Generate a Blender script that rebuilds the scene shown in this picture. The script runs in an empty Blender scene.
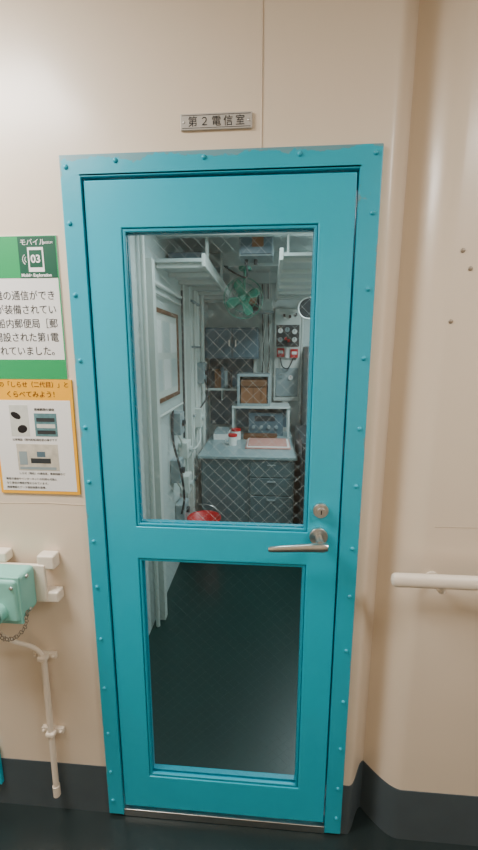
import bpy, bmesh, math, random
from mathutils import Matrix, Vector
random.seed(3)
S=bpy.context.scene
def lin(c):
    c=c/255.0
    return c/12.92 if c<=.04045 else ((c+.055)/1.055)**2.4
def rgb(r,g,b): return (lin(r),lin(g),lin(b),1)
# ---------------- materials ----------------
def mat(name,col,rough=.5,metal=0,bump=0,bscale=40,var=0,vscale=6,emit=None,es=0,coat=0,spec=.5):
    m=bpy.data.materials.new(name); m.use_nodes=True
    nt=m.node_tree; b=nt.nodes['Principled BSDF']
    b.inputs['Roughness'].default_value=rough; b.inputs['Metallic'].default_value=metal
    b.inputs['Coat Weight'].default_value=coat
    b.inputs['Coat Roughness'].default_value=.2
    b.inputs['Specular IOR Level'].default_value=spec
    tc=nt.nodes.new('ShaderNodeTexCoord')
    n=nt.nodes.new('ShaderNodeTexNoise'); n.inputs['Scale'].default_value=vscale; n.inputs['Detail'].default_value=6
    nt.links.new(tc.outputs['Object'],n.inputs['Vector'])
    mx=nt.nodes.new('ShaderNodeMix'); mx.data_type='RGBA'
    v=max(var,.02)
    mx.inputs[6].default_value=tuple(x*(1-v) for x in col[:3])+(1,)
    mx.inputs[7].default_value=tuple(min(1,x*(1+v)) for x in col[:3])+(1,)
    nt.links.new(n.outputs['Fac'],mx.inputs[0]); nt.links.new(mx.outputs[2],b.inputs['Base Color'])
    if bump:
        n2=nt.nodes.new('ShaderNodeTexNoise'); n2.inputs['Scale'].default_value=bscale; n2.inputs['Detail'].default_value=3
        nt.links.new(tc.outputs['Object'],n2.inputs['Vector'])
        bp=nt.nodes.new('ShaderNodeBump'); bp.inputs['Strength'].default_value=bump; bp.inputs['Distance'].default_value=.01
        nt.links.new(n2.outputs['Fac'],bp.inputs['Height']); nt.links.new(bp.outputs['Normal'],b.inputs['Normal'])
    if emit:
        b.inputs['Emission Color'].default_value=emit; b.inputs['Emission Strength'].default_value=es
    return m
WALL=mat('cream_wall_paint',rgb(231,215,194),.33,bump=.14,bscale=5,var=.03,vscale=3,coat=.3)
CREAM=mat('cream_rail_paint',rgb(238,226,210),.35,var=.03)
DARKB=mat('dark_baseboard_paint',rgb(76,88,94),.5,var=.15,vscale=10)
FLOOR=mat('dark_floor_vinyl',rgb(36,46,46),.28,bump=.08,bscale=30,var=.3,vscale=5)
FLOORC=mat('green_cabin_floor',rgb(24,52,48),.35,bump=.04,bscale=30,var=.2,vscale=5)
CEIL=mat('ceiling_paint',rgb(230,226,218),.6)
TEAL=mat('teal_door_paint',rgb(14,180,208),.3,bump=.06,bscale=12,var=.06,vscale=5,coat=.3)
TEALD=mat('teal_stop_paint',rgb(12,156,182),.35,var=.06)
MINT=mat('mint_box_paint',rgb(136,204,190),.4,var=.08,vscale=20)
MINTG=mat('fan_green_paint',rgb(64,158,136),.35)
STEEL=mat('brushed_steel',rgb(205,205,202),.3,metal=1,var=.05)
PLATE=mat('sign_aluminium',rgb(186,182,175),.5,metal=.2,var=.05)
BLACK=mat('black_rubber',rgb(20,20,22),.5)
INK=mat('printed_ink',rgb(38,38,38),.7)
WHITE=mat('white_paper',rgb(238,238,236),.5)
WHITEI=mat('white_ink',rgb(250,250,250),.5)
GREEN=mat('green_print',rgb(22,158,92),.4)
GREEND=mat('dark_green_print',rgb(14,84,62),.4)
YEL=mat('orange_yellow_print',rgb(252,182,36),.4)
BROWNI=mat('brown_ink',rgb(110,50,10),.6)
CAB=mat('cabin_wall_paint',rgb(192,204,202),.45,var=.05)
CABG=mat('cabin_grey_enamel',rgb(142,158,162),.4,var=.05)
DESK=mat('desk_grey_green_enamel',rgb(98,120,126),.4,var=.06)
DESKT=mat('desk_top_linoleum',rgb(140,162,166),.3,var=.05)
NAVY=mat('blue_grey_enamel',rgb(84,108,120),.4,var=.08)
DKGR=mat('dark_panel',rgb(48,54,58),.4)
BROWN=mat('brown_wood',rgb(112,76,50),.5,var=.2,vscale=12)
CARD=mat('cardboard',rgb(138,94,64),.7,var=.1,vscale=12)
TAN=mat('pink_tan_paper',rgb(206,150,140),.55,var=.1)
RED=mat('red_plastic',rgb(200,24,32),.4)
PIPEG=mat('pipe_grey_white',rgb(208,215,210),.4)
BOARD=mat('notice_sheet',rgb(214,218,212),.5,var=.03)
PHOTO1=mat('photo_print_light',rgb(205,208,200),.5,var=.15,vscale=60)
PHOTO2=mat('photo_print_teal',rgb(90,130,135),.5,var=.5,vscale=90)
PHOTO3=mat('photo_print_beige',rgb(196,190,175),.5,var=.4,vscale=50)
LAMP=mat('fluorescent_diffuser',rgb(255,255,255),.5,emit=(1,.97,.92,1),es=3)
LAMPC=mat('cabin_fluorescent_diffuser',rgb(255,255,255),.5,emit=(.86,.97,1,1),es=4)
SEAM=mat('weld_seam_paint',rgb(208,190,168),.4)
WIRE=mat('glass_wire',rgb(195,204,204),.4,metal=.2)
WIRE_SHADED=mat('glass_wire_shaded',rgb(60,74,74),.5,metal=.2)  # same wire as the upper pane; weaker light painted in as darker grey
SCREW=mat('screw_head',rgb(160,148,132),.4,metal=.5)
# frame paint with chipped edges
def frame_mat():
    m=mat('teal_frame_chipped_paint',rgb(20,172,198),.35,bump=.08,bscale=20,var=.08,vscale=7,coat=.2)
    nt=m.node_tree; N=nt.nodes; L=nt.links
    b=N['Principled BSDF']; src=b.inputs['Base Color'].links[0].from_socket
    tc=N.new('ShaderNodeTexCoord'); sp=N.new('ShaderNodeSeparateXYZ'); L.new(tc.outputs['Object'],sp.inputs[0])
    def M(op,a,bb=None):
        n=N.new('ShaderNodeMath'); n.operation=op
        for i,v in enumerate((a,bb)):
            if v is None: continue
            if isinstance(v,(int,float)): n.inputs[i].default_value=v
            else: L.new(v,n.inputs[i])
        return n.outputs[0]
    ax=M('ABSOLUTE',sp.outputs[0])
    ex=M('ADD',M('DIVIDE',M('SUBTRACT',.394,ax),.018),.45)
    ez=M('DIVIDE',M('SUBTRACT',2.063,sp.outputs[2]),.020)
    e=M('MINIMUM',M('MINIMUM',ex,ez),1.0)
    n=N.new('ShaderNodeTexNoise'); n.inputs['Scale'].default_value=13; n.inputs['Detail'].default_value=8; n.inputs['Roughness'].default_value=.62
    L.new(tc.outputs['Object'],n.inputs['Vector'])
    thr=M('ADD',M('MULTIPLY',e,.28),.38)
    f=M('MULTIPLY',M('SUBTRACT',n.outputs['Fac'],thr),16)
    f=M('MINIMUM',M('MAXIMUM',f,0),.6)
    mx=N.new('ShaderNodeMix'); mx.data_type='RGBA'
    L.new(f,mx.inputs[0]); L.new(src,mx.inputs[6]); mx.inputs[7].default_value=rgb(132,146,144)
    L.new(mx.outputs[2],b.inputs['Base Color'])
    return m
FRAME=frame_mat()
def glass_mat(name,tint):
    m=bpy.data.materials.new(name); m.use_nodes=True; nt=m.node_tree; nt.nodes.clear()
    o=nt.nodes.new('ShaderNodeOutputMaterial'); t=nt.nodes.new('ShaderNodeBsdfTransparent'); t.inputs[0].default_value=tint
    g=nt.nodes.new('ShaderNodeBsdfGlossy'); g.inputs['Roughness'].default_value=.03
    fr=nt.nodes.new('ShaderNodeFresnel'); fr.inputs[0].default_value=1.5
    ge=nt.nodes.new('ShaderNodeNewGeometry'); sb=nt.nodes.new('ShaderNodeMath'); sb.operation='SUBTRACT'; sb.inputs[0].default_value=1; nt.links.new(ge.outputs['Backfacing'],sb.inputs[1])
    mu=nt.nodes.new('ShaderNodeMath'); mu.operation='MULTIPLY'; nt.links.new(sb.outputs[0],mu.inputs[0]); nt.links.new(fr.outputs[0],mu.inputs[1])
    mx=nt.nodes.new('ShaderNodeMixShader')
    nt.links.new(mu.outputs[0],mx.inputs[0]); nt.links.new(t.outputs[0],mx.inputs[1]); nt.links.new(g.outputs[0],mx.inputs[2]); nt.links.new(mx.outputs[0],o.inputs[0])
    return m
GLASS=glass_mat('window_glass',(.90,.95,.945,1))
# ---------------- helpers ----------------
def grp(name,loc=(0,0,0)):
    e=bpy.data.objects.new(name,None); e.empty_display_size=.05; e.location=loc; S.collection.objects.link(e); return e
def fin(name,bm,m,parent=None,bevel=0,smooth=False,seg=2):
    bmesh.ops.recalc_face_normals(bm,faces=bm.faces)
    me=bpy.data.meshes.new(name); bm.to_mesh(me); bm.free()
    me.materials.append(m)
    o=bpy.data.objects.new(name,me); S.collection.objects.link(o)
    if smooth or bevel:
        for p in me.polygons: p.use_smooth=True
        me.set_sharp_from_angle(angle=math.radians(35))
    if bevel:
        md=o.modifiers.new('bevel','BEVEL'); md.width=bevel; md.segments=seg; md.limit_method='ANGLE'; md.harden_normals=True
    if parent is not None: o.parent=parent; o.matrix_parent_inverse=Matrix.Translation(-Vector(parent.location))
    return o
def abox(bm,x0,x1,y0,y1,z0,z1):
    vs=[bm.verts.new(p) for p in ((x0,y0,z0),(x1,y0,z0),(x1,y1,z0),(x0,y1,z0),(x0,y0,z1),(x1,y0,z1),(x1,y1,z1),(x0,y1,z1))]
    for f in ((0,3,2,1),(4,5,6,7),(0,1,5,4),(1,2,6,5),(2,3,7,6),(3,0,4,7)): bm.faces.new([vs[i] for i in f])
def box(name,x0,x1,y0,y1,z0,z1,m,parent=None,bevel=0):
    bm=bmesh.new(); abox(bm,x0,x1,y0,y1,z0,z1); return fin(name,bm,m,parent,bevel)
def acyl(bm,p0,p1,r0,r1=None,seg=20,cap=True):
    p0=Vector(p0);p1=Vector(p1); r1=r0 if r1 is None else r1
    d=(p1-p0); L=d.length; q=d.to_track_quat('Z','Y').to_matrix().to_4x4()
    bmesh.ops.create_cone(bm,cap_ends=cap,segments=seg,radius1=r0,radius2=r1,depth=L,matrix=Matrix.Translation((p0+p1)/2)@q)
def cyl(name,p0,p1,r,m,parent=None,r1=None,seg=24,bevel=0):
    bm=bmesh.new(); acyl(bm,p0,p1,r,r1,seg); return fin(name,bm,m,parent,bevel,True)
def atube(bm,pts,r,seg=10):
    pts=[Vector(p) for p in pts]
    for a,b in zip(pts[:-1],pts[1:]): acyl(bm,a,b,r,seg=seg)
    for p in pts[1:-1]: bmesh.ops.create_uvsphere(bm,u_segments=seg,v_segments=6,radius=r,matrix=Matrix.Translation(p))
def smoothpts(pts,n=8):
    pts=[Vector(p) for p in pts]; P=[pts[0]]+pts+[pts[-1]]; out=[]
    for i in range(1,len(P)-2):
        for k in range(n):
            t=k/n; a,b,c,d=P[i-1],P[i],P[i+1],P[i+2]
            out.append(.5*((2*b)+(c-a)*t+(2*a-5*b+4*c-d)*t*t+(3*b-a-3*c+d)*t**3))
    out.append(pts[-1]); return out
def tube(name,pts,r,m,parent=None,curve=False,seg=10):
    bm=bmesh.new(); atube(bm,smoothpts(pts) if curve else pts,r,seg); return fin(name,bm,m,parent,0,True)
def dome(bm,c,r,h,axis='y'):
    mtx=Matrix.Translation(c)@Matrix.Diagonal((r,h,r,1)) if axis=='y' else Matrix.Translation(c)@Matrix.Diagonal((h,r,r,1))
    bmesh.ops.create_uvsphere(bm,u_segments=14,v_segments=8,radius=1,matrix=mtx)
def torus(bm,c,R,r,axis='y',n=28,k=8,a0=0,a1=2*math.pi):
    rings=[]; c=Vector(c); full=abs(a1-a0-2*math.pi)<1e-6
    for i in range(n if full else n+1):
        a=a0+(a1-a0)*i/n; ring=[]
        for j in range(k):
            b=2*math.pi*j/k; rr=R+r*math.cos(b)
            p={'y':Vector((rr*math.cos(a),r*math.sin(b),rr*math.sin(a))),'z':Vector((rr*math.cos(a),rr*math.sin(a),r*math.sin(b))),'x':Vector((r*math.sin(b),rr*math.cos(a),rr*math.sin(a)))}[axis]
            ring.append(bm.verts.new(c+p))
        rings.append(ring)
    m=len(rings)
    for i in range(m if full else m-1):
        for j in range(k):
            bm.faces.new((rings[i][j],rings[(i+1)%m][j],rings[(i+1)%m][(j+1)%k],rings[i][(j+1)%k]))
def plate(name,xs,zs,holes,y0,y1,m,parent=None,bevel=0):
    bm=bmesh.new(); V={}
    def v(i,j,y):
        k=(i,j,y)
        if k not in V: V[k]=bm.verts.new((xs[i],y,zs[j]))
        return V[k]
    nx,nz=len(xs)-1,len(zs)-1
    solid=lambda i,j: 0<=i<nx and 0<=j<nz and (i,j) not in holes
    for i in range(nx):
        for j in range(nz):
            if not solid(i,j): continue
            for y in (y0,y1): bm.faces.new([v(i,j,y),v(i+1,j,y),v(i+1,j+1,y),v(i,j+1,y)])
            for (di,dj,a,b) in ((-1,0,(i,j),(i,j+1)),(1,0,(i+1,j),(i+1,j+1)),(0,-1,(i,j),(i+1,j)),(0,1,(i,j+1),(i+1,j+1))):
                if not solid(i+di,j+dj): bm.faces.new([v(*a,y0),v(*b,y0),v(*b,y1),v(*a,y1)])
    return fin(name,bm,m,parent,bevel)
def text(name,body,size,x,y,z,m,parent,align='LEFT',sx=1,ext=.0003,bold=0):
    c=bpy.data.curves.new(name,'FONT'); c.body=body; c.size=size; c.align_x=align; c.extrude=ext; c.offset=bold
    o=bpy.data.objects.new(name,c); S.collection.objects.link(o)
    bpy.context.view_layer.update()
    dg=bpy.context.evaluated_depsgraph_get(); me=bpy.data.meshes.new_from_object(o.evaluated_get(dg))
    bpy.data.objects.remove(o)
    me.transform(Matrix.Translation((x,y,z))@Matrix.Rotation(math.pi/2,4,'X')@Matrix.Diagonal((sx,1,1,1)))
    me.materials.clear(); me.materials.append(m)
    ob=bpy.data.objects.new(name,me); S.collection.objects.link(ob); ob.parent=parent; ob.matrix_parent_inverse=Matrix.Translation(-Vector(parent.location)); return ob
# ---------------- room shell ----------------
WY=.012; WB=.15
def prof(x):
    # groove between the door panel and the rounded right panel
    if x<.415 or x>.585: return WY
    if x<.48:
        t=(x-.415)/.065; t=t*t*(3-2*t); return WY+.085*t
    t=(x-.48)/.105
    return WY+.085*(1-math.sin(min(1,t)*math.pi/2))
bm=bmesh.new(); abox(bm,-3,-.345,WY,WB,0,2.6); fin('wall_front_left',bm,WALL)
bm=bmesh.new(); abox(bm,-.345,.345,WY,WB,2.02,2.6); fin('wall_front_top',bm,WALL)
def strip(name,off,z0,z1,m,x0=.345,x1=3,back=WB):
    xs=[x0,.40]+[.415+.17*i/40 for i in range(41)]+[.6,x1]
    bm=bmesh.new()
    fr=[(x,prof(x)-off) for x in xs]
    lo=[bm.verts.new((x,y,z0)) for x,y in fr]+[bm.verts.new((x1,back,z0)),bm.verts.new((x0,back,z0))]
    hi=[bm.verts.new((v.co.x,v.co.y,z1)) for v in lo]
    n=len(lo)
    for i in range(n): bm.faces.new((lo[i],lo[(i+1)%n],hi[(i+1)%n],hi[i]))
    bm.faces.new(hi); bm.faces.new(lo[::-1])
    return fin(name,bm,m,None,0,True)
strip('wall_front_right',0,0,2.6,WALL)
strip('baseboard_right',.002,0,.198,DARKB,x0=.3945,back=.11)
box('baseboard_left',-3,-.3945,WY-.002,WY+.02,0,.195,DARKB)
box('floor',-3,3,-2.2,.15,-.05,0,FLOOR)
box('floor_cabin',-.6,1.35,.15,3.3,-.05,0,FLOORC)
box('ceiling',-3,3,-2.2,.15,2.6,2.65,CEIL)
box('wall_back',-3,3,-2.25,-2.2,0,2.6,WALL)
box('wall_left',-3.05,-3,-2.2,.15,0,2.6,WALL)
box('wall_right',3,3.05,-2.2,.15,0,2.6,WALL)
# vertical and horizontal weld seams
bm=bmesh.new(); acyl(bm,(.108,WY,2.066),(.108,WY,2.6),.0022,seg=8); fin('trim_1',bm,SEAM,None,0,True)
pts=[Vector((x,WY+.0005,1.135+.006*math.sin(x*9))) for x in [-3+i*.1 for i in range(27)]]
bm=bmesh.new(); atube(bm,pts,.0016,6); fin('trim_2',bm,SEAM,None,0,True)
pts=[Vector((x,WY+.0005,1.11+.004*math.sin(x*9)-.02*(x-.6))) for x in [.6+i*.1 for i in range(24)]]
bm=bmesh.new(); atube(bm,pts,.0016,6); fin('trim_3',bm,SEAM,None,0,True)
# ---------------- door frame ----------------
df=grp('door_frame',(0,0,0))
plate('frame_plate',[-.394,-.342,.342,.394],[.011,2.011,2.063],{(1,0)},0,WY-.0005,FRAME,df,.003)
plate('frame_jamb',[-.3445,-.3425,.3425,.3445],[.011,2.0125,2.018],{(1,0)},.0,.148,FRAME,df)
bm=bmesh.new()
for z in (2.035,1.905,1.73,1.56,1.375,1.215,1.03,.88,.70,.52,.345,.19,.07):
    for s in (-1,1): dome(bm,(s*.377,0,z+.008*(s>0)),.0062,.005)
for x in (-.25,-.03,.2,): dome(bm,(x,0,2.046),.0062,.005)
fin('rivets',bm,FRAME,df,0,True)
box('sill_plate',-.342,.342,.004,.14,.002,.030,STEEL,df,.002)
# ---------------- door ----------------
d=grp('door_1',(0,0,0))
LX=[-.338,-.246,.250,.338]; LZ=[.045,.176,.977,1.079,1.893,2.006]
plate('leaf',LX,LZ,{(1,1),(1,3)},.006,.046,TEAL,d,.003)
for n,(x0,x1,z0,z1) in (('upper',(-.245,.249,1.080,1.892)),('lower',(-.245,.249,.177,.976))):
    plate(n+'_glazing_stop',[x0,x0+.008,x1-.008,x1],[z0,z0+.008,z1-.008,z1],{(1,1)},.009,.0185,TEALD,d,.002)
    plate(n+'_rear_stop',[x0,x0+.008,x1-.008,x1],[z0,z0+.008,z1-.008,z1],{(1,1)},.0255,.042,TEALD,d,.002)
    box(n+'_glass',x0+.002,x1-.002,.019,.025,z0+.002,z1-.002,GLASS,d)
    # embedded wire mesh (diamond)
    bm=bmesh.new(); W=x1-x0-.008; H=z1-z0-.008; ox=x0+.004; oz=z0+.004; st=.036
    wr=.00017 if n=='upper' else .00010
    k=-H
    while k<W:
        a=max(0,k); b=min(W,k+H)
        if b-a>.003:
            acyl(bm,(ox+a,.0217,oz+a-k),(ox+b,.0217,oz+b-k),wr,seg=4)
            acyl(bm,(ox+W-a,.0223,oz+a-k),(ox+W-b,.0223,oz+b-k),wr*1.5,seg=4)
        k+=st*1.0
    fin(n+'_glass_wire',bm,WIRE if n=='upper' else WIRE_SHADED,d)
# lock and handle
cyl('deadbolt_rose',(.284,.007,1.150),(.284,-.006,1.150),.0215,STEEL,d,bevel=.002)
cyl('deadbolt_cylinder',(.284,-.004,1.150),(.284,-.016,1.150),.0125,STEEL,d,bevel=.0015)
box('keyhole',.2825,.2855,-.0168,-.0155,1.144,1.156,BLACK,d)
cyl('handle_rose',(.281,.007,1.072),(.281,-.006,1.072),.026,STEEL,d,bevel=.002)
cyl('handle_neck',(.281,-.004,1.070),(.281,-.045,1.070),.0105,STEEL,d)
bm=bmesh.new()
secs=[(.300,.0095,.010),(.288,.013,.012),(.265,.0115,.009),(.22,.010,.0065),(.17,.009,.0055),(.145,.0075,.005),(.140,.005,.004)]
rings=[]
for x,h,w in secs:
    zc=1.064-(.285-x)*.085; ring=[]
    for j in range(12):
        a=2*math.pi*j/12; ring.append(bm.verts.new((x,-.048+w*math.copysign(abs(math.cos(a))**.6,math.cos(a)),zc+h*math.copysign(abs(math.sin(a))**.6,math.sin(a)))))
    rings.append(ring)
for a,b in zip(rings[:-1],rings[1:]):
    for j in range(12): bm.faces.new((a[j],a[(j+1)%12],b[(j+1)%12],b[j]))
bm.faces.new(rings[0]); bm.faces.new(rings[-1][::-1])
fin('lever',bm,STEEL,d,0,True)
# ---------------- name plate ----------------
s=grp('name_plate_sign',(0,0,0))
box('plate',-.087,.086,WY-.006,WY-.0003,2.108,2.143,PLATE,s,.0015)
box('border_top',-.083,.082,WY-.0065,WY-.0055,2.1385,2.1395,INK,s); box('border_bottom',-.083,.082,WY-.0065,WY-.0055,2.1115,2.1125,INK,s)
for i,ch in enumerate('第２電信室'): text('character_%d'%i,ch,.0235,-.057+i*.0285,WY-.0064,2.117,INK,s,'CENTER')
bm=bmesh.new(); dome(bm,(-.0785,WY-.006,2.125),.0028,.002); dome(bm,(.0775,WY-.006,2.125),.0028,.002); fin('screws',bm,STEEL,s,0,True)
# ---------------- posters ----------------
p=grp('museum_information_poster',(0,0,0)); yp=WY-.003
box('sheet',-.98,-.421,yp,WY-.0003,1.508,1.881,WHITE,p)
box('header',-.979,-.4215,yp-.0006,yp,1.776,1.880,GREEN,p)
box('header_badge',-.527,-.425,yp-.0011,yp-.0006,1.776,1.878,GREEND,p)
box('footer',-.979,-.4215,yp-.0006,yp,1.5085,1.562,GREEN,p)
box('right_edge',-.4245,-.4212,yp-.0006,yp,1.562,1.776,GREEN,p)
text('badge_title','モバイル',.0175,-.521,yp-.0015,1.858,WHITEI,p)
text('badge_title_small','MUSEUM',.008,-.460,yp-.0015,1.860,WHITEI,p,sx=.9)
box('phone_icon',-.502,-.459,yp-.0016,yp-.0011,1.791,1.852,WHITEI,p,.0)
box('phone_icon_screen',-.498,-.463,yp-.002,yp-.0016,1.802,1.845,GREEND,p)
text('icon_number','03',.027,-.4805,yp-.0024,1.814,WHITEI,p,'CENTER',bold=.0006)
bm=bmesh.new()
for r in (.008,.014): torus(bm,(-.503,yp-.0012,1.822),r,.0010,'y',10,6,math.radians(120),math.radians(240))
fin('radio_waves',bm,WHITEI,p)
text('badge_sub','Mobile Exploration',.0108,-.524,yp-.0015,1.779,WHITEI,p,bold=.0003)
for i,t in enumerate(('長距離の通信ができ','信機が装備されてい','業は船内郵便局［郵','が開設された第1電','行われていました。')):
    text('body_line_%d'%i,t,.0265,-.436,yp-.0004,1.722-i*.0365,INK,p,'RIGHT',sx=.93)
q=grp('comparison_poster',(0,0,0)); yq=WY-.0045
box('sheet',-.652,-.411,yq,WY-.0003,1.172,1.507,YEL,q)
box('panel',-.644,-.419,yq-.0006,yq,1.181,1.449,WHITE,q)
text('title_1','現在の「しらせ（二代目）」と',.0175,-.418,yq-.0005,1.487,BROWNI,q,'RIGHT',sx=.98)
text('title_2','くらべてみよう！',.0195,-.527,yq-.0005,1.459,BROWNI,q,'CENTER')
box('photo_telephone',-.600,-.545,yq-.0011,yq-.0006,1.345,1.435,PHOTO1,q)
bm=bmesh.new(); bmesh.ops.create_uvsphere(bm,u_segments=20,v_segments=8,radius=1,matrix=Matrix.Translation((-.582,yq-.0011,1.405))@Matrix.Rotation(.5,4,'Y')@Matrix.Diagonal((.016,.0008,.009,1)))
bmesh.ops.create_uvsphere(bm,u_segments=20,v_segments=8,radius=1,matrix=Matrix.Translation((-.566,yq-.0011,1.366))@Matrix.Rotation(-.3,4,'Y')@Matrix.Diagonal((.015,.0008,.012,1)))
fin('photo_telephone_print',bm,BLACK,q)
box('photo_console',-.528,-.462,yq-.0011,yq-.0006,1.345,1.412,PHOTO2,q); text('console_caption','南極観測の通信',.0085,-.526,yq-.0010,1.420,INK,q)
for i in range(3): box('photo_console_row_%d'%i,-.522,-.468,yq-.0014,yq-.0011,1.352+i*.018,1.363+i*.018,PHOTO1 if i==1 else DKGR,q)
box('photo_radio_room',-.590,-.466,yq-.0011,yq-.0006,1.243,1.322,PHOTO3,q)
box('photo_radio_room_rack',-.584,-.560,yq-.0014,yq-.0011,1.26,1.30,CABG,q); box('photo_radio_room_desk',-.55,-.49,yq-.0014,yq-.0011,1.265,1.28,DKGR,q)
box('photo_radio_room_screen',-.53,-.505,yq-.0014,yq-.0011,1.284,1.300,NAVY,q); box('photo_radio_room_floor',-.585,-.475,yq-.0014,yq-.0011,1.246,1.254,CABG,q)
for i,(x,z,t) in enumerate(((-.600,1.332,'公衆電話（国内船舶）'),(-.528,1.332,'通信室の様子です'),(-.590,1.231,'しらせ（現在）の通信室。衛星回線など'),(-.632,1.214,'衛星の通信やインターネットの利用も可能と'),(-.632,1.201,'なり通信の環境が整えられています。'),(-.632,1.188,'無線電話とデータ通信装置を装備。'))):
    text('caption_%d'%i,t,.0078,x,yq-.0008,z,INK,q)
# ---------------- socket box with cable ----------------
b=grp('waterproof_socket_box',(0,0,0))
box('housing',-.80,-.548,-.122,-.030,.835,.968,MINT,b,.012)
box('cover_lip',-.806,-.543,-.114,-.105,.828,.974,MINT,b,.004)
box('mounting_plate',-.83,-.520,-.030,-.018,.840,.962,CREAM,b,.004)
for i,(x0,x1,z0,z1) in enumerate(((-.545,-.492,.945,.990),(-.545,-.488,.836,.872),(-.70,-.64,.962,.995))):
    box('mounting_foot_%d'%i,x0,x1,-.026,WY-.0004,z0,z1,CREAM,b,.006)
cyl('socket_collar',(-.607,-.118,.872),(-.607,-.146,.872),.028,MINT,b,bevel=.003)
cyl('socket_cap',(-.607,-.144,.872),(-.607,-.162,.872),.024,BLACK,b,bevel=.004)
box('cap_wing',-.612,-.602,-.172,-.160,.854,.890,BLACK,b,.002)
bm=bmesh.new()
for z in (.85,.955): dome(bm,(-.545,-.075,z),.006,.004,'x')
for z in (.945,): dome(bm,(-.562,-.122,z),.006,.004)
fin('cover_screws',bm,STEEL,b,0,True)
bm=bmesh.new(); cp=smoothpts([(-.607,-.146,.842),(-.595,-.135,.80),(-.575,-.115,.785),(-.55,-.10,.81),(-.546,-.09,.85)],5)
for i,c in enumerate(cp): torus(bm,c,.0055,.0013,'y' if i%2 else 'x',12,5)
fin('cap_chain',bm,SCREW,b,0,True)
cyl('cable_gland',(-.66,-.075,.838),(-.66,-.075,.80),.015,MINT,b)
tube('cable',[(-.66,-.075,.81),(-.658,-.07,.765),(-.64,-.045,.715),(-.60,-.015,.672),(-.572,-.008,.64),(-.566,-.008,.60)],.0065,CREAM,b,True)
cyl('conduit_pipe',(-.566,-.008,.63),(-.570,-.008,.115),.0095,CREAM,b,seg=16)
cyl('conduit_end',(-.570,-.008,.125),(-.570,-.008,.085),.012,CREAM,b,seg=16)
for i,z in enumerate((.628,.340)):
    box('clamp_base_%d'%i,-.606,-.530,-.001,WY-.0004,z-.010,z+.010,CREAM,b,.002)
    box('clamp_strap_%d'%i,-.583,-.551,-.022,.001,z-.009,z+.009,CREAM,b,.006)
    bm=bmesh.new()
    for x in (-.597,-.539): dome(bm,(x,-.001,z),.0055,.006)
    fin('clamp_bolts_%d'%i,bm,CREAM,b,0,True)
# ---------------- neighbouring teal vent cover ----------------
v=grp('wall_vent_cover',(0,0,0))
plate('rim',[-1.15,-1.12,-.80,-.771],[.10,.125,.235,.255],{(1,1)},-.004,WY-.0026,TEAL,v,.002)
for i in range(5): box('louvre_%d'%i,-1.12,-.80,-.002,.006,.13+i*.021,.142+i*.021,TEAL,v)
# ---------------- handrail ----------------
h=grp('handrail',(0,0,0))
bm=bmesh.new(); prev=None; N=16
def ring(x,sc):
    r=[]
    for j in range(N):
        a=2*math.pi*j/N; r.append(bm.verts.new((x,-.062+.0135*sc*math.cos(a),.986+.0195*sc*math.copysign(abs(math.sin(a))**.75,math.sin(a)))))
    return r
R_=[ring(.470,.45),ring(.472,.75),ring(.477,.95),ring(.485,1),ring(2.6,1)]
for a_,b_ in zip(R_[:-1],R_[1:]):
    for j in range(N): bm.faces.new((a_[j],a_[(j+1)%N],b_[(j+1)%N],b_[j]))
bm.faces.new(R_[0]); bm.faces.new(R_[-1][::-1]); fin('rail',bm,CREAM,h,0,True)
for i,x in enumerate((.605,1.45,2.3)):
    tube('bracket_%d'%i,[(x,-.062,.972),(x,-.055,.955),(x,-.03,.952),(x,WY,.952)],.009,CREAM,h,True)
    cyl('bracket_flange_%d'%i,(x,WY-.0004,.952),(x,WY-.006,.952),.020,CREAM,h)
w=grp('wall_bolt_heads',(0,0,0))
bm=bmesh.new()
for x,z in ((.600,1.827),(.622,1.785),(.588,1.66)): dome(bm,(x,WY-.0005,z),.0058,.003)
fin('bolts',bm,SCREW,w,0,True)
# ---------------- corridor lights ----------------
for i,(x,y,e) in enumerate(((-1.1,-.58,48),(1.45,-.95,24))):
    g=grp('corridor_ceiling_light' ,(x,y,2.6))
    box('housing',x-.50,x+.50,y-.22,y+.22,2.555,2.5995,CREAM,g,.004)
    box('diffuser',x-.47,x+.47,y-.19,y+.19,2.535,2.555,LAMP,g,.004)
    l=bpy.data.lights.new('corridor_lamp','AREA'); l.shape='RECTANGLE'; l.size=.92; l.size_y=.36; l.energy=e; l.color=(1,.965,.92)
    lo=bpy.data.objects.new('corridor_lamp',l); lo.location=(x,y,2.53); S.collection.objects.link(lo); lo.parent=g; lo.matrix_parent_inverse=Matrix.Translation(-Vector(g.location))
# ---------------- radio cabin ----------------
CX0,CX1,CY1,CZ=-.52,1.25,3.2,2.32
box('wall_cabin_left',CX0-.05,CX0,.15,CY1,0,CZ,CAB)
box('wall_cabin_right',CX1,CX1+.05,.15,CY1,0,CZ,CAB)
box('wall_cabin_back',CX0-.05,CX1+.05,CY1,CY1+.05,0,CZ,CAB)
box('ceiling_cabin',CX0-.05,CX1+.05,.15,CY1+.05,CZ,CZ+.05,CAB)
for i,y in enumerate((1.3,2.15,2.95)): box('trim_%d'%(4+i),CX0,CX1,y,y+.05,CZ-.10,CZ-.0005,CAB)
def cablight(x0,x1,y0,y1,e):
    g=grp('unseen_cabin_light',(0,0,0))
    box('housing',x0,x1,y0,y1,2.27,2.3195,CAB,g,.004); box('diffuser',x0+.02,x1-.02,y0+.02,y1-.02,2.255,2.27,LAMPC,g,.004)
    l=bpy.data.lights.new('cabin_lamp','AREA'); l.shape='RECTANGLE'; l.size=x1-x0-.04; l.size_y=y1-y0-.04; l.energy=e; l.color=(.88,.97,1)
    lo=bpy.data.objects.new('cabin_lamp',l); lo.location=((x0+x1)/2,(y0+y1)/2,2.25); S.collection.objects.link(lo); lo.parent=g
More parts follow.
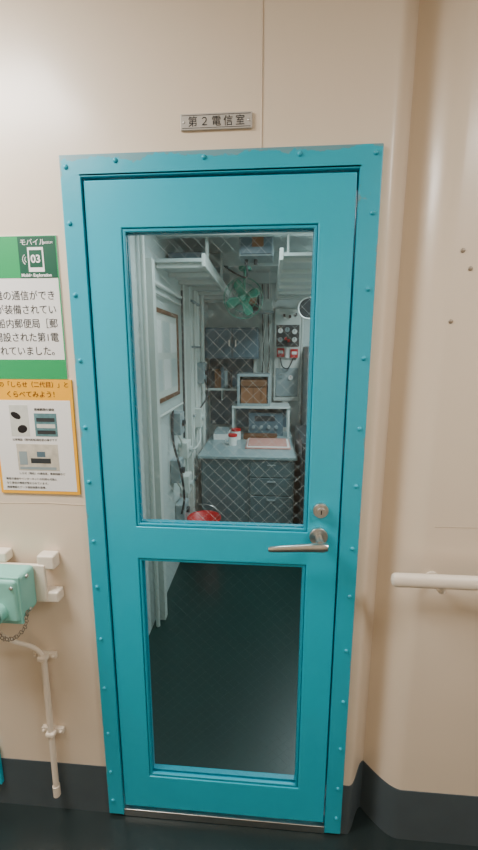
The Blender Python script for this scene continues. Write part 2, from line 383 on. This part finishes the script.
cablight(-.1,.1,.55,1.15,7)  # extra fixture out of view, added to brighten the cabin near the door
cablight(.65,.85,1.4,2.1,28)
# overhead storage shelf on the left and rack on the right
g=grp('overhead_shelf',(0,0,0))
box('shelf',-.519,-.25,1.25,3.0,2.07,2.09,CAB,g,.002); box('lip',-.25,-.23,1.25,3.0,2.045,2.115,PIPEG,g,.003)
for i in range(7): box('rib_%d'%i,-.515,-.25,1.28+i*.28,1.31+i*.28,2.045,2.07,PIPEG,g,.002)
for i,y in enumerate((1.4,2.1,2.8)): box('hanger_%d'%i,-.25,-.235,y,y+.03,2.11,2.3195,PIPEG,g)
box('stowed_tray',-.50,-.27,1.5,2.4,2.091,2.18,NAVY,g,.004)
g=grp('overhead_rack',(0,0,0))
box('shelf',.20,.50,1.1,2.9,2.06,2.075,CAB,g); box('lip',.18,.20,1.1,2.9,2.04,2.10,PIPEG,g,.003)
for i in range(6): box('slat_%d'%i,.20,.50,1.15+i*.3,1.18+i*.3,2.04,2.06,PIPEG,g)
for i,y in enumerate((1.32,2.17,2.965-.03)):
    cyl('hanger_%d'%i,(.23,y,2.07),(.23,y,2.225),.006,PIPEG,g); cyl('hanger_b_%d'%i,(.47,y,2.07),(.47,y,2.225),.006,PIPEG,g)
g=grp('ceiling_distribution_box',(0,0,0))
box('case',-.06,.15,1.50,1.70,2.15,2.321,CABG,g,.005); box('cover',-.05,.14,1.488,1.501,2.16,2.31,NAVY,g,.003)
box('warning_label',.02,.09,1.485,1.489,2.20,2.27,CARD,g); cyl('gland_a',(-.02,1.6,2.15),(-.02,1.6,2.12),.012,DKGR,g); cyl('gland_b',(.04,1.6,2.15),(.04,1.6,2.12),.012,DKGR,g)
tube('cable_a',[(-.02,1.6,2.12),(-.02,1.62,2.05),(-.10,1.8,2.10),(-.20,2.0,2.19),(-.20,2.12,2.21),(-.20,2.16,2.225)],.006,DKGR,g,True)
g=grp('ceiling_cable_tray',(0,0,0))
for x in (-.10,.12): box('rail_%.2f'%x,x,x+.012,2.86,2.875,1.95,2.3195,PIPEG,g)
box('tray',-.16,.17,2.80,2.93,1.93,1.95,CABG,g,.002)
box('terminal_box',-.10,.03,2.82,2.90,1.951,2.10,DKGR,g,.004); box('terminal_box_b',.045,.16,2.82,2.90,1.951,2.06,CAB,g,.004); box('terminal_label',-.085,.01,2.815,2.821,2.01,2.07,CARD,g)
# desk
g=grp('office_desk',(0,0,0))
box('top',-.43,.37,1.98,2.98,.722,.75,DESKT,g,.006)
box('modesty_panel',-.41,-.02,2.02,2.04,.12,.722,DESK,g,.003)
box('drawer_pedestal',-.02,.35,2.01,2.9,.06,.722,DESK,g,.004)
for i,(z0,z1) in enumerate(((.575,.705),(.42,.565),(.09,.41))):
    box('drawer_%d'%i,-.005,.335,1.998,2.012,z0,z1,DESK,g,.004); box('drawer_pull_%d'%i,.13,.20,1.990,1.999,z1-.035,z1-.023,CABG,g,.002)
box('leg_panel',-.41,-.38,2.04,2.9,.0,.722,DESK,g,.003); box('plinth',-.01,.34,2.04,2.88,0,.06,DKGR,g)
g=grp('desk_blotter_folder',(0,0,0)); box('cover',-.06,.33,2.22,2.56,.7505,.764,TAN,g,.004); box('pages',-.05,.32,2.23,2.55,.764,.770,WHITE,g); box('top_cover',-.04,.30,2.25,2.53,.770,.780,TAN,g,.003)
box('upper_folder',-.10,.22,2.58,2.70,.7505,.79,BROWN,g,.003)
g=grp('tea_mug',(-.18,2.35,.75)); cyl('body',(-.18,2.35,.7505),(-.18,2.35,.83),.035,WHITE,g,.04); cyl('lid',(-.18,2.35,.83),(-.18,2.35,.852),.041,RED,g,bevel=.003)
bm=bmesh.new(); torus(bm,(-.225,2.35,.79),.02,.005,'y'); fin('handle',bm,WHITE,g,0,True)
g=grp('red_top_canister',(0,0,0)); cyl('body',(-.17,2.60,.7505),(-.17,2.60,.83),.045,WHITE,g); cyl('cap',(-.17,2.60,.83),(-.17,2.60,.85),.046,RED,g)
g=grp('stack_of_papers',(0,0,0)); box('sheets',-.38,-.24,2.55,2.80,.7505,.80,WHITE,g); box('clip_binder',-.375,-.25,2.57,2.78,.80,.83,CABG,g,.002)
# shelf on desk with carton
g=grp('desk_radio_shelf',(0,0,0))
box('shelf_board',-.22,.34,2.70,3.0,1.03,1.05,CAB,g,.003)
for i,(x,y) in enumerate(((-.22,2.71),(.32,2.71),(-.22,2.96),(.32,2.96))): box('leg_%d'%i,x,x+.02,y,y+.02,.7505,1.03,CAB,g)
box('back_panel',-.20,.32,2.965,2.975,.80,1.03,NAVY,g)
box('lower_receiver',-.06,.28,2.76,2.95,.752,.98,NAVY,g,.005)
for i in range(4): cyl('knob_%d'%i,(-.01+i*.075,2.76,.84),(-.01+i*.075,2.74,.84),.016,CABG,g)
box('dial_window',.0,.20,2.754,2.761,.90,.95,DKGR,g)
g=grp('metal_case_with_cardboard_carton',(0,0,0))
plate('case_front',[-.17,-.145,.125,.15],[1.0505,1.075,1.335,1.36],{(1,1)},2.72,2.96,CABG,g,.003)
box('case_back',-.17,.15,2.96,2.97,1.0505,1.36,CAB,g)
box('carton',-.135,.115,2.735,2.95,1.0755,1.30,CARD,g,.003)
box('carton_tape',-.02,-.008,2.7335,2.736,1.08,1.298,BROWN,g); box('carton_flap',-.135,.115,2.72,2.735,1.24,1.298,BROWN,g,.002)
box('divider',.06,.066,2.725,2.734,1.08,1.30,BROWN,g)
g=grp('wall_equipment_cabinet',(0,0,0))
box('body',-.50,.03,2.85,CY1-.001,1.50,1.80,NAVY,g,.006)
for i,x in enumerate((-.485,-.225)): box('door_%d'%i,x,x+.245,2.838,2.851,1.515,1.785,NAVY,g,.004); 
for i,x in enumerate((-.262,-.20)): box('latch_%d'%i,x,x+.012,2.828,2.839,1.62,1.68,STEEL,g)
g=grp('wall_panel_bluegrey',(0,0,0)); box('panel',-.5,-.02,CY1-.03,CY1-.0005,.78,1.49,NAVY,g,.003)
box('trunking',-.03,.0,3.12,CY1-.0005,.9,1.49,PIPEG,g,.003)
g2=grp('row_of_binders',(0,0,0)); 
for i in range(7):
    m_=random.choice((NAVY,DKGR,CABG,CABG,BROWN)); box('binder_%d'%i,-.49+i*.034,-.459+i*.034,2.97,3.14,1.20,1.20+random.uniform(.16,.215),m_,g2)
g=grp('wall_bookshelf',(0,0,0)); box('board',-.50,-.17,2.92,CY1-.032,1.18,1.1995,CAB,g); box('bracket',-.35,-.34,2.95,CY1-.032,1.08,1.18,CAB,g)
# fan
FC=Vector((-.065,1.98,1.965)); g=grp('electric_fan',(0,0,0))
cyl('motor',FC+Vector((0,.03,0)),FC+Vector((0,.14,0)),.048,MINTG,g,r1=.035,bevel=.006)
cyl('hub',FC+Vector((0,.03,0)),FC+Vector((0,-.02,0)),.028,MINTG,g,r1=.018)
bm=bmesh.new()
for k in range(4):
    a0=k*math.pi/2+.4; rows=[]
    for r,wd in ((.02,.018),(.05,.046),(.09,.066),(.115,.062),(.133,.035)):
        row=[]
        for t in (-1,-.5,0,.5,1):
            a=a0+t*wd/r*.55 if r>.03 else a0+t*.5
            row.append(bm.verts.new(FC+Vector((r*math.cos(a),.018*t+.004,r*math.sin(a)))))
        rows.append(row)
    for A,B in zip(rows[:-1],rows[1:]):
        for j in range(4): bm.faces.new((A[j],A[j+1],B[j+1],B[j]))
o=fin('blades',bm,MINTG,g,0,True); md=o.modifiers.new('s','SOLIDIFY'); md.thickness=.002
bm=bmesh.new()
for R0,y in ((.145,0),(.145,.045),(.10,-.035),(.055,-.045)): torus(bm,FC+Vector((0,y,0)),R0,.0018,'y',36,6)
for k in range(12):
    a=k*math.pi/6; c,s_=math.cos(a),math.sin(a)
    atube(bm,[FC+Vector((.03*c,-.045,.03*s_)),FC+Vector((.10*c,-.035,.10*s_)),FC+Vector((.145*c,0,.145*s_)),FC+Vector((.145*c,.045,.145*s_)),FC+Vector((.05*c,.07,.05*s_))],.0011,5)
fin('guard',bm,MINTG,g,0,True)
tube('arm',[FC+Vector((0,.10,.03)),FC+Vector((0,.12,.12)),(-.065,2.165,2.18),(-.065,2.165,2.219)],.011,MINTG,g,True)
cyl('base',(-.065,2.175,2.195),(-.065,2.175,2.2195),.05,MINTG,g)
# notice board left wall
g=grp('framed_notice_board',(0,0,0)); X=CX0
box('sheet',X+.0005,X+.008,1.12,1.72,1.29,1.81,BOARD,g)
for n,(y0,y1,z0,z1) in {'top':(1.10,1.74,1.80,1.825),'bottom':(1.10,1.74,1.275,1.30),'left':(1.10,1.125,1.30,1.80),'right':(1.715,1.74,1.30,1.80)}.items(): box('frame_'+n,X+.0005,X+.018,y0,y1,z0,z1,BROWN,g,.002)
for i in range(3):
    for j in range(2): box('note_%d_%d'%(i,j),X+.008,X+.0095,1.17+i*.19,1.32+i*.19,1.34+j*.23,1.53+j*.23,WHITE if (i+j)%2 else CAB,g)
g=grp('wall_conduits_and_junction_boxes',(0,0,0))
for i,y in enumerate((1.00,1.92)): box('stiffener_%d'%i,X,X+.06,y,y+.05,0,2.04,PIPEG,g)
for i,(y,dx,r) in enumerate(((2.10,.035,.014),(2.16,.03,.010),(2.22,.04,.016),(1.86,.03,.009),(2.6,.04,.018),(2.45,.03,.012),(2.35,.035,.014),(.95,.03,.012))):
    cyl('pipe_%d'%i,(X+dx,y,.0),(X+dx,y,2.069 if y>1 else CZ),r,PIPEG,g,seg=12)
for i,z in enumerate((.5,1.05,1.6,1.95)): box('pipe_clip_%d'%i,X+.0005,X+.058,2.07,2.40,z,z+.018,CABG,g)
for i,(z,r) in enumerate(((1.95,.012),(1.90,.008),(1.20,.009))): cyl('run_%d'%i,(X+.02,1.06,z),(X+.02,2.9,z),r,PIPEG,g,seg=12)
for i,(y,z,a,c) in enumerate(((1.50,1.02,.12,.15),(1.70,.80,.14,.12),(1.45,.70,.10,.16),(1.72,.52,.12,.14),(1.55,.38,.15,.12),(2.12,.95,.12,.16),(2.30,1.30,.14,.18))):
    dd=.07 if y<2 else .10
    box('box_%d'%i,X+.0005,X+dd,y,y+a,z,z+c,PIPEG if i%2 else CABG,g,.006)
    cyl('box_knob_%d'%i,(X+dd,y+a/2,z+c/2),(X+dd+.018,y+a/2,z+c/2),.022,CAB if i%2 else DKGR,g)
tube('cable_a',[(X+.03,1.56,1.02),(X+.05,1.60,.95),(X+.03,1.66,.90),(X+.03,1.74,.92)],.007,PIPEG,g,True)
tube('cable_b',[(X+.03,1.50,.70),(X+.06,1.53,.62),(X+.04,1.62,.55),(X+.03,1.78,.52)],.007,PIPEG,g,True)
tube('cable_c',[(X+.03,1.78,.94),(X+.03,1.80,1.15),(X+.03,1.81,1.5),(X+.03,1.82,2.0)],.008,DKGR,g,True)
tube('cable_d',[(X+.08,2.18,1.10),(X+.14,2.25,1.22),(X+.10,2.32,1.34)],.007,DKGR,g,True)
tube('cable_e',[(X+.08,2.15,.95),(X+.10,2.05,.86),(X+.08,1.95,.82),(X+.06,1.80,.85)],.007,PIPEG,g,True)
tube('cable_f',[(X+.06,1.50,.46),(X+.09,1.46,.60),(X+.08,1.42,.80),(X+.03,1.44,1.0),(X+.02,1.5,1.20)],.008,DKGR,g,True)
g=grp('cabin_wall_cables',(0,0,0))
for i,(x,m_) in enumerate(((.05,DKGR),(.08,PIPEG),(.11,DKGR),(.14,PIPEG))):
    tube('cable_%d'%i,[(x,3.12,2.319),(x+.01,3.12,1.9),(x+.02*(-1)**i,3.11,1.55),(x+.01,3.13,1.3),(x,3.12,.7),(x,3.12,.002)],.006,m_,g,True)
g=grp('paint_pail',(-.35,1.78,0))
bm=bmesh.new(); acyl(bm,(-.35,1.78,.001),(-.35,1.78,.31),.10,.125,28,True); 
top=[f for f in bm.faces if all(v_.co.z>.3 for v_ in f.verts)]; bmesh.ops.delete(bm,geom=top,context='FACES')
o=fin('bucket',bm,RED,g,0,True); md=o.modifiers.new('s','SOLIDIFY'); md.thickness=.004
bm=bmesh.new(); torus(bm,(-.35,1.78,.31),.127,.005,'z'); fin('rim',bm,RED,g,0,True)
bm=bmesh.new(); torus(bm,(-.35,1.78,.29),.13,.002,'y',20,6,0,math.pi); fin('bail',bm,STEEL,g,0,True)
# right side equipment
g=grp('radio_transmitter_rack',(0,0,0))
box('cabinet',.49,1.0,2.65,CY1-.001,0,1.62,CABG,g,.008)
for i,(z0,z1,m_) in enumerate(((1.30,1.58,PIPEG),(.98,1.27,DKGR),(.60,.95,CABG),(.1,.57,CABG))): box('panel_%d'%i,.505,.98,2.635,2.651,z0,z1,m_,g,.004)
for i in range(4):
    for j in range(2): cyl('meter_%d_%d'%(i,j),(.54+i*.07,2.635,1.52-j*.13),(.54+i*.07,2.622,1.52-j*.13),.024,DKGR if j else WHITE,g)
box('handle',.52,.535,2.60,2.636,.7,.85,STEEL,g)
g=grp('electrical_wall_panel',(0,0,0))
box('panel',.185,.455,3.15,CY1+.001,1.05,2.0,PIPEG,g,.004); box('wireway',.28,.34,3.16,CY1+.001,0,1.05,PIPEG,g,.003)
box('dark_section',.205,.44,3.135,3.15,1.62,1.84,DKGR,g,.004); box('grey_section',.205,.44,3.135,3.15,1.10,1.40,CABG,g,.004)
for i,(x,z) in enumerate(((.25,1.56),(.39,1.55))): box('red_box_%d'%i,x-.038,x+.038,3.10,3.15,z-.045,z+.045,RED,g,.004); box('red_box_label_%d'%i,x-.025,x+.025,3.098,3.1005,z-.01,z+.02,WHITE,g)
box('white_box',.30,.34,3.11,3.15,1.50,1.60,WHITE,g,.003)
for i,(x,z) in enumerate(((.245,1.78),(.315,1.79),(.39,1.77),(.245,1.69),(.39,1.69),(.26,1.32),(.36,1.30))): cyl('gauge_%d'%i,(x,3.137,z),(x,3.115,z),.025,CABG if i%2 else WHITE,g); box('needle_%d'%i,x-.002,x+.002,3.112,3.116,z,z+.02,RED if i%3==0 else INK,g)
for i,(x,z) in enumerate(((.30,1.70),(.33,1.68),(.28,1.93),(.34,1.92),(.40,1.94))): box('switch_%d'%i,x-.012,x+.012,3.11,3.151,z-.015,z+.015,DKGR if i>1 else RED,g,.002)
cyl('riser_pipe',(.47,3.16,0),(.47,3.16,CZ),.012,PIPEG,g)
tube('looped_cable',[(.25,3.12,1.50),(.27,3.09,1.42),(.33,3.08,1.40),(.38,3.10,1.50)],.006,DKGR,g,True)
g=grp('wall_speaker',(0,0,0)); cyl('horn',(.50,2.5,1.94),(.455,2.40,1.93),.04,DKGR,g,r1=.085); cyl('driver',(.50,2.5,1.94),(.52,2.56,1.94),.045,CABG,g)
bm=bmesh.new(); torus(bm,(.455,2.40,1.93),.084,.006,'y'); fin('rim',bm,PIPEG,g,0,True)
tube('bracket',[(.52,2.55,1.94),(.52,2.56,2.02),(.48,2.5,2.0605)],.008,DKGR,g)
g=grp('equipment_locker',(0,0,0)); box('body',.39,.95,1.85,2.60,.0,.90,DKGR,g,.006); box('front_door',.40,.94,1.838,1.851,.03,.87,DKGR,g,.004); box('latch',.43,.445,1.825,1.84,.45,.52,STEEL,g)
g=grp('overhead_storage_box',(0,0,0)); box('case',.22,.44,1.7,2.05,2.0755,2.19,NAVY,g,.004); box('label',.25,.34,1.697,1.70,2.10,2.17,TAN,g)
box('lid',.215,.445,1.695,2.055,2.19,2.2,DKGR,g,.002)
# ---------------- world & camera ----------------
wd=bpy.data.worlds.new('world'); S.world=wd; wd.use_nodes=True; wd.node_tree.nodes['Background'].inputs[0].default_value=(.9,.95,1,1); wd.node_tree.nodes['Background'].inputs[1].default_value=.1
Rv=Vector((.9971,.0762,.001)).normalized(); Fv=Vector((-.0746,.9793,-.1892)).normalized(); Uv=Rv.cross(Fv).normalized(); Rv=Fv.cross(Uv)
cd=bpy.data.cameras.new('camera'); co=bpy.data.objects.new('camera',cd); S.collection.objects.link(co)
co.matrix_world=Matrix.Translation((.135,-1.042,1.59))@Matrix((Rv,Uv,-Fv)).transposed().to_4x4()
cd.sensor_fit='VERTICAL'; cd.sensor_height=36; cd.lens=392/850*36; cd.clip_start=.01
S.camera=co
